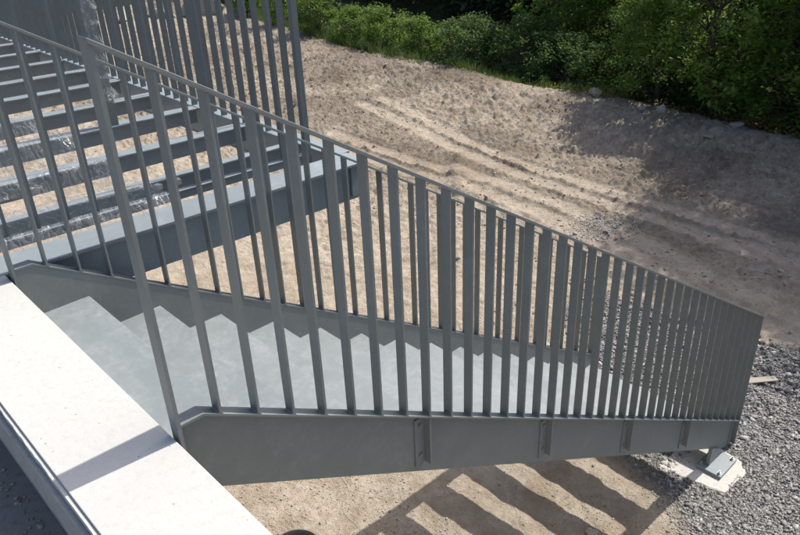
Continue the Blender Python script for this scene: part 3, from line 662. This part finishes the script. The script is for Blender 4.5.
# ------------------------------------------------------------------ vegetation
def leaves(centers, rad, per, size, m, name, parent=None, flat=0.8, seed=0, shade_by=None, droop=0.2):
    rg = np.random.default_rng(seed); C_ = np.array(centers, float); n = len(C_) * per
    base = np.repeat(C_, per, 0); R = np.repeat(np.array(rad, float) if np.ndim(rad) else np.full(len(C_), rad), per)
    d = rg.normal(0, 1, (n, 3)); d /= np.linalg.norm(d, axis=1)[:, None]; rr = rg.uniform(0, 1, n) ** 0.55
    pos = base + d * (rr * R)[:, None] * np.array([1, 1, flat])
    s = size * rg.uniform(0.55, 1.35, n)
    a = rg.uniform(0, 2 * math.pi, n); tilt = rg.normal(-droop, 0.45, n)
    L = np.stack([np.cos(a) * np.cos(tilt), np.sin(a) * np.cos(tilt), np.sin(tilt)], 1)
    up = np.stack([rg.normal(0, 0.45, n), rg.normal(0, 0.45, n), np.ones(n)], 1); S_ = np.cross(L, up); S_ /= np.linalg.norm(S_, axis=1)[:, None]; Nn = np.cross(S_, L)
    p0 = pos - L * s[:, None] * 0.5; p2 = pos + L * s[:, None] * 0.5 - Nn * s[:, None] * 0.08
    p1 = pos + S_ * s[:, None] * 0.27 + Nn * s[:, None] * 0.07; p3 = pos - S_ * s[:, None] * 0.27 + Nn * s[:, None] * 0.07
    V = np.stack([p0, p1, p2, p3], 1).reshape(-1, 3); i = np.arange(n)[:, None] * 4
    F = np.concatenate([i + np.array([[0, 1, 2]]), i + np.array([[0, 2, 3]])], 1).reshape(-1, 3)
    cs = rg.uniform(0, 1, len(C_)); sh = np.clip(np.repeat(cs, per) * 0.55 + rg.uniform(0, 0.5, n), 0, 1)
    return np_mesh(name, V, F, m, np.repeat(sh, 4), parent)
def tree_proto(h, R, z_lo, nclus, per, size, m, seed, trunk_r=0.12, lean=0.0, bark=M_BARK, stems=1, rc=0.5, top=1.0):
    rg = random.Random(seed); t = MB(); cent = []
    for s_ in range(stems):
        ang = rg.uniform(0, 6.28); off = 0.0 if stems == 1 else 0.08
        sp = [(off * math.cos(ang) + lean * (i / 8) ** 1.5 * math.cos(ang) * h + rg.uniform(-.04, .04) * i, off * math.sin(ang) + lean * (i / 8) ** 1.5 * math.sin(ang) * h + rg.uniform(-.04, .04) * i, h * 0.85 * i / 8 - (0.3 if i == 0 else 0)) for i in range(9)]
        t.tube(sp, [trunk_r * (1.15 - i / 9) / stems ** 0.4 for i in range(9)], 8)
        for j in range(nclus // stems):
            zf = rg.uniform(z_lo, 1.0); z = zf * h
            prof = math.sin(math.pi * min(1, (0.12 + 0.88 * (zf - z_lo) / (1 - z_lo)) ** 0.8 * 0.93 + 0.03)) ** 0.6
            a = rg.uniform(0, 6.28); rr = R * prof * rg.uniform(0.25, 1.0) ** 0.6
            ti = min(7, max(1, int((z / h - 0.12) / 0.85 * 8))); b0 = Vector(sp[ti]); e = Vector((sp[ti][0] + rr * math.cos(a), sp[ti][1] + rr * math.sin(a), z))
            mid = b0.lerp(e, 0.5) + Vector((0, 0, 0.06 * h * rg.uniform(0, 1) * 0.5))
            if j % 2 == 0: t.tube([b0, mid, e], [trunk_r * 0.28, trunk_r * 0.16, trunk_r * 0.05], 5)
            cent.append(e)
    return t, cent, [rc * rg.uniform(0.6, 1.3) for _ in cent], per, size, m, seed, bark
PROTO = {}
def plant(kind, spec, x, y, label, cat, group=None, rot=0.0, sc=1.0, name=None, dz=0.0, leafm=None):
    key = (kind,)
    e = empty(name or kind, (x, y, gh(x, y) + dz)); e.rotation_euler = (0, 0, rot); e.scale = (sc, sc, sc)
    if key not in PROTO:
        t, cent, rad, per, size, m, seed, bark = spec
        tr = t.build('trunk' if cat == 'tree' else 'stem', bark, e, smooth=True); cr = leaves(cent, rad, per, size, m, 'crown' if cat == 'tree' else 'foliage', e, seed=seed)
        PROTO[key] = (tr, cr)
    else:
        tr, cr = PROTO[key]
        tr = dup(tr, e); cr = dup(cr, e)
    if leafm is not None:
        cr.data = cr.data.copy(); cr.data.materials[0] = leafm
    return tag(e, label, cat, group)
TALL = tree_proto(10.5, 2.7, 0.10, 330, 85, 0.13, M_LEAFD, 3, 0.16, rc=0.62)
MID = tree_proto(6.2, 2.1, 0.06, 190, 95, 0.115, M_LEAF, 4, 0.10, rc=0.40)
LIGHT = tree_proto(5.2, 1.9, 0.12, 120, 60, 0.155, M_LEAFB, 8, 0.07, lean=0.1, stems=2, rc=0.40)
SHRUB = tree_proto(1.2, 0.62, 0.28, 95, 55, 0.065, M_LEAFB, 5, 0.035, rc=0.20, stems=3)
DSHRUB = tree_proto(1.5, 1.1, 0.0, 120, 60, 0.085, M_LEAF, 6, 0.04, rc=0.28, stems=3)
# tall trees that shade the right side
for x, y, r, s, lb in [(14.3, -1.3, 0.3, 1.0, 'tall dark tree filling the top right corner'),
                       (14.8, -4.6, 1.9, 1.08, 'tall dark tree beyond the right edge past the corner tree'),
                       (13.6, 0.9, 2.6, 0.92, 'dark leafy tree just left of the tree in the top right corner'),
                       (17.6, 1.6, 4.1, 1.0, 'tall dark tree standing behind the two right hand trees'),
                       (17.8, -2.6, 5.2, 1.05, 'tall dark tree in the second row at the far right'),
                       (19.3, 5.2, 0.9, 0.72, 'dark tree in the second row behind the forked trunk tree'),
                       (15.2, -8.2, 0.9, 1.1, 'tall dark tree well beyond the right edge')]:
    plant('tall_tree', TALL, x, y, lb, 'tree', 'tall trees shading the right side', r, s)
for x, y, r, s, lm, lb in [(13.7, 2.8, 0.4, 0.88, M_LEAFB, 'mid green tree with low foliage beside the wedge shaped rock'),
                        (14.3, 6.2, 2.2, 0.56, M_LEAF, 'mid green tree with low foliage above the broken pale boulder'),
                        (15.2, 8.4, 3.3, 0.60, M_LEAFB, 'dark green tree behind the broken pale boulder, left of the mid green one'),
                        (19.0, 10.6, 1.1, 1.04, M_LEAFD, 'dark tree behind the wire fence right of its last post'),
                        (21.4, 13.4, 5.0, 1.23, M_LEAFD, 'dark tree behind the middle posts of the wire fence'),
                        (22.4, 17.0, 0.1, 1.30, M_LEAFD, 'dark tree behind the dense round hedge bush'),
                        (23.0, 21.0, 3.9, 1.30, M_LEAFD, 'dark tree behind the leftmost hedge bush beside the corner post'),
                        (23.5, 25.5, 2.9, 1.30, M_LEAFD, 'dark tree seen through the slat fence right of the slabs'),
                        (20.0, 30.5, 1.9, 1.1, M_LEAFD, 'dark tree seen through the slat fence left of the slabs')]:
    plant('bushy_tree', MID, x, y, lb, 'tree', 'bushy trees along the tree line', r, s, leafm=lm)
for x, y, r, s, dz, lb in [(12.9, 4.35, 0.6, 0.74, 0, 'slender forked tree with bright yellow green leaves on the crest'),
                       (14.9, 9.3, 3.0, 0.72, 0, 'bright yellow green tree overhanging the wire fence'),
                       (13.0, 5.6, 2.1, 0.55, 0, 'thin light leaved tree between the forked tree and the broken boulder')]:
    plant('slender_tree', LIGHT, x, y, lb, 'tree', 'slender bright leaved trees', r, s, dz=dz)
for x, y, r, s, lb in [(13.15, 18.1, 0.2, 0.95, 'bright green hedge bush next to the corner post'),
                       (13.0, 16.1, 1.2, 1.12, 'dense round bright green hedge bush, widest of the row'),
                       (13.0, 14.5, 2.4, 0.86, 'bright green hedge bush right of the widest one'),
                       (13.1, 13.3, 3.3, 1.0, 'bright green hedge bush left of the first visible fence post'),
                       (13.2, 12.0, 4.4, 0.95, 'loose bright green hedge bush at the right end of the row'),
                       (13.6, 20.6, 5.4, 0.9, 'bright hedge bush just behind the last slats'),
                       (14.4, 23.6, 0.4, 1.1, 'bright hedge bush seen between the slats beside the slabs'),
                       (14.8, 26.4, 1.4, 1.2, 'bright hedge bush far left seen between the slats'),
                       (14.9, 29.6, 2.4, 1.5, 'bright hedge bush furthest left behind the slats')]:
    plant('hedge_bush', SHRUB, x - 0.35, y, lb, 'bush', 'bright bushes along the fence line', r, s)
for x, y, r, s, lb in [(13.3, 10.6, 0.2, 0.80, 'dark low bush right of the loose bright hedge bush'),
                       (13.6, 9.2, 1.2, 0.95, 'dark low bush in front of the fence below the yellow green tree'),
                       (13.5, 7.8, 2.0, 0.85, 'dark low bush left of the broken pale boulder'),
                       (14.0, 4.9, 3.0, 0.9, 'dark low bush behind the forked tree'),
                       (13.7, 1.9, 4.0, 0.9, 'dark low bush behind the wedge shaped rock'),
                       (13.4, -0.3, 5.0, 0.9, 'dark low bush at the right edge under the corner tree')]:
    plant('low_bush', DSHRUB, x - 0.4, y, lb, 'bush', 'dark low bushes at the tree line', r, s)
# undergrowth of the wood behind, one mass
rg = np.random.default_rng(12)
cs = np.stack([rg.uniform(15.5, 30, 1500), rg.uniform(-12, 50, 1500), rg.uniform(-3.4, 0.8, 1500)], 1)
cs[:, 0] += np.clip((cs[:, 1] - 8) * 0.3, 0, 6)
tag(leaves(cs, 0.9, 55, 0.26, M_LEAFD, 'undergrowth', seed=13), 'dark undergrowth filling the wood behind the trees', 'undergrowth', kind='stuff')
cs = np.stack([rg.uniform(23.5, 38, 1800), rg.uniform(-20, 60, 1800), rg.uniform(-2.5, 4.5, 1800)], 1)
tag(leaves(cs, 1.6, 60, 0.42, M_LEAFD, 'distant_wood', seed=14), 'dark mass of the wood beyond the undergrowth', 'wood', kind='stuff')
# grass along the foot of the hedge
def grass():
    n = 26000; y = rg.uniform(6, 32, n); cxx = np.interp(y, [p[1] for p in CREST], [p[0] for p in CREST]); x = cxx + 0.05 + rg.gamma(2.0, 0.45, n)
    k = vnoise(x * 2.0, y * 2.0, 77) > 0.32; x, y = x[k], y[k]; n = len(x); z = ground_h(x, y); h = rg.uniform(0.05, 0.30, n) * (0.5 + vnoise(x * 0.8, y * 0.8, 78)); a = rg.uniform(0, 6.28, n); wd = 0.008
    dx, dy = np.cos(a) * wd, np.sin(a) * wd; lx, ly = rg.normal(0, 0.4, n) * h, rg.normal(0, 0.4, n) * h
    V = np.stack([np.stack([x - dx, y - dy, z - 0.02], 1), np.stack([x + dx, y + dy, z - 0.02], 1), np.stack([x + lx, y + ly, z + h], 1)], 1).reshape(-1, 3)
    tag(np_mesh('grass', V, np.arange(n * 3).reshape(-1, 3), M_GRASS, np.repeat(rg.uniform(0, 1, n), 3)), 'long grass and weeds behind the sand crest', 'grass', kind='stuff')
grass()
# leaf litter and twigs under the trees
cs = np.stack([rg.uniform(12.0, 14.5, 420), rg.uniform(-3, 8, 420), np.zeros(420)], 1); cs[:, 2] = ground_h(cs[:, 0], cs[:, 1]) + 0.05
tag(leaves(cs, 0.35, 16, 0.07, M_DRY, 'leaf_litter', flat=0.15, seed=15), 'brown leaf litter at the foot of the trees', 'leaf litter', kind='stuff')
# wire fence
wf = empty('wire_fence', (14.1, 12.3, -3.1)); M_POST = M_BARK
fp = [(14.25, 9.4), (14.2, 10.9), (14.15, 12.35), (14.1, 13.8), (14.1, 15.3), (14.2, 16.9), (14.3, 18.4), (14.5, 20.2)]
for x, y in fp:
    z = gh(x, y); o = MB().box(x - 0.026, x + 0.026, y - 0.026, y + 0.026, z - 0.3, z + 1.25).build('fence_post', M_POST, wf, bevel=0.008); o.location = (-14.1, -12.3, 3.1)
for hz in (0.45, 0.85, 1.15):
    o = MB().tube([(x - 0.037, y, gh(x, y) + hz) for x, y in fp], 0.0025, 4).build('wire', M_BOLT, wf); o.location = (-14.1, -12.3, 3.1)
tag(wf, 'old wire fence on thin grey posts between the hedge and the dark wood', 'fence')
# bare thin trunk leaning before the wood
t = MB().tube([(13.5, 5.75, gh(13.5, 5.75) - 0.2), (13.55, 5.6, -2.2), (13.7, 5.35, -1.2), (13.9, 5.0, 0.2), (14.1, 4.8, 2.0)], [0.035, 0.032, 0.028, 0.022, 0.012], 7)
t.tube([(13.63, 5.45, -1.6), (13.4, 5.0, -1.0), (13.2, 4.5, -0.7)], [0.018, 0.012, 0.006], 5)
tag(t.build('sapling', M_BARKG, smooth=True), 'thin bare leaning sapling with one side branch left of the forked tree', 'tree')
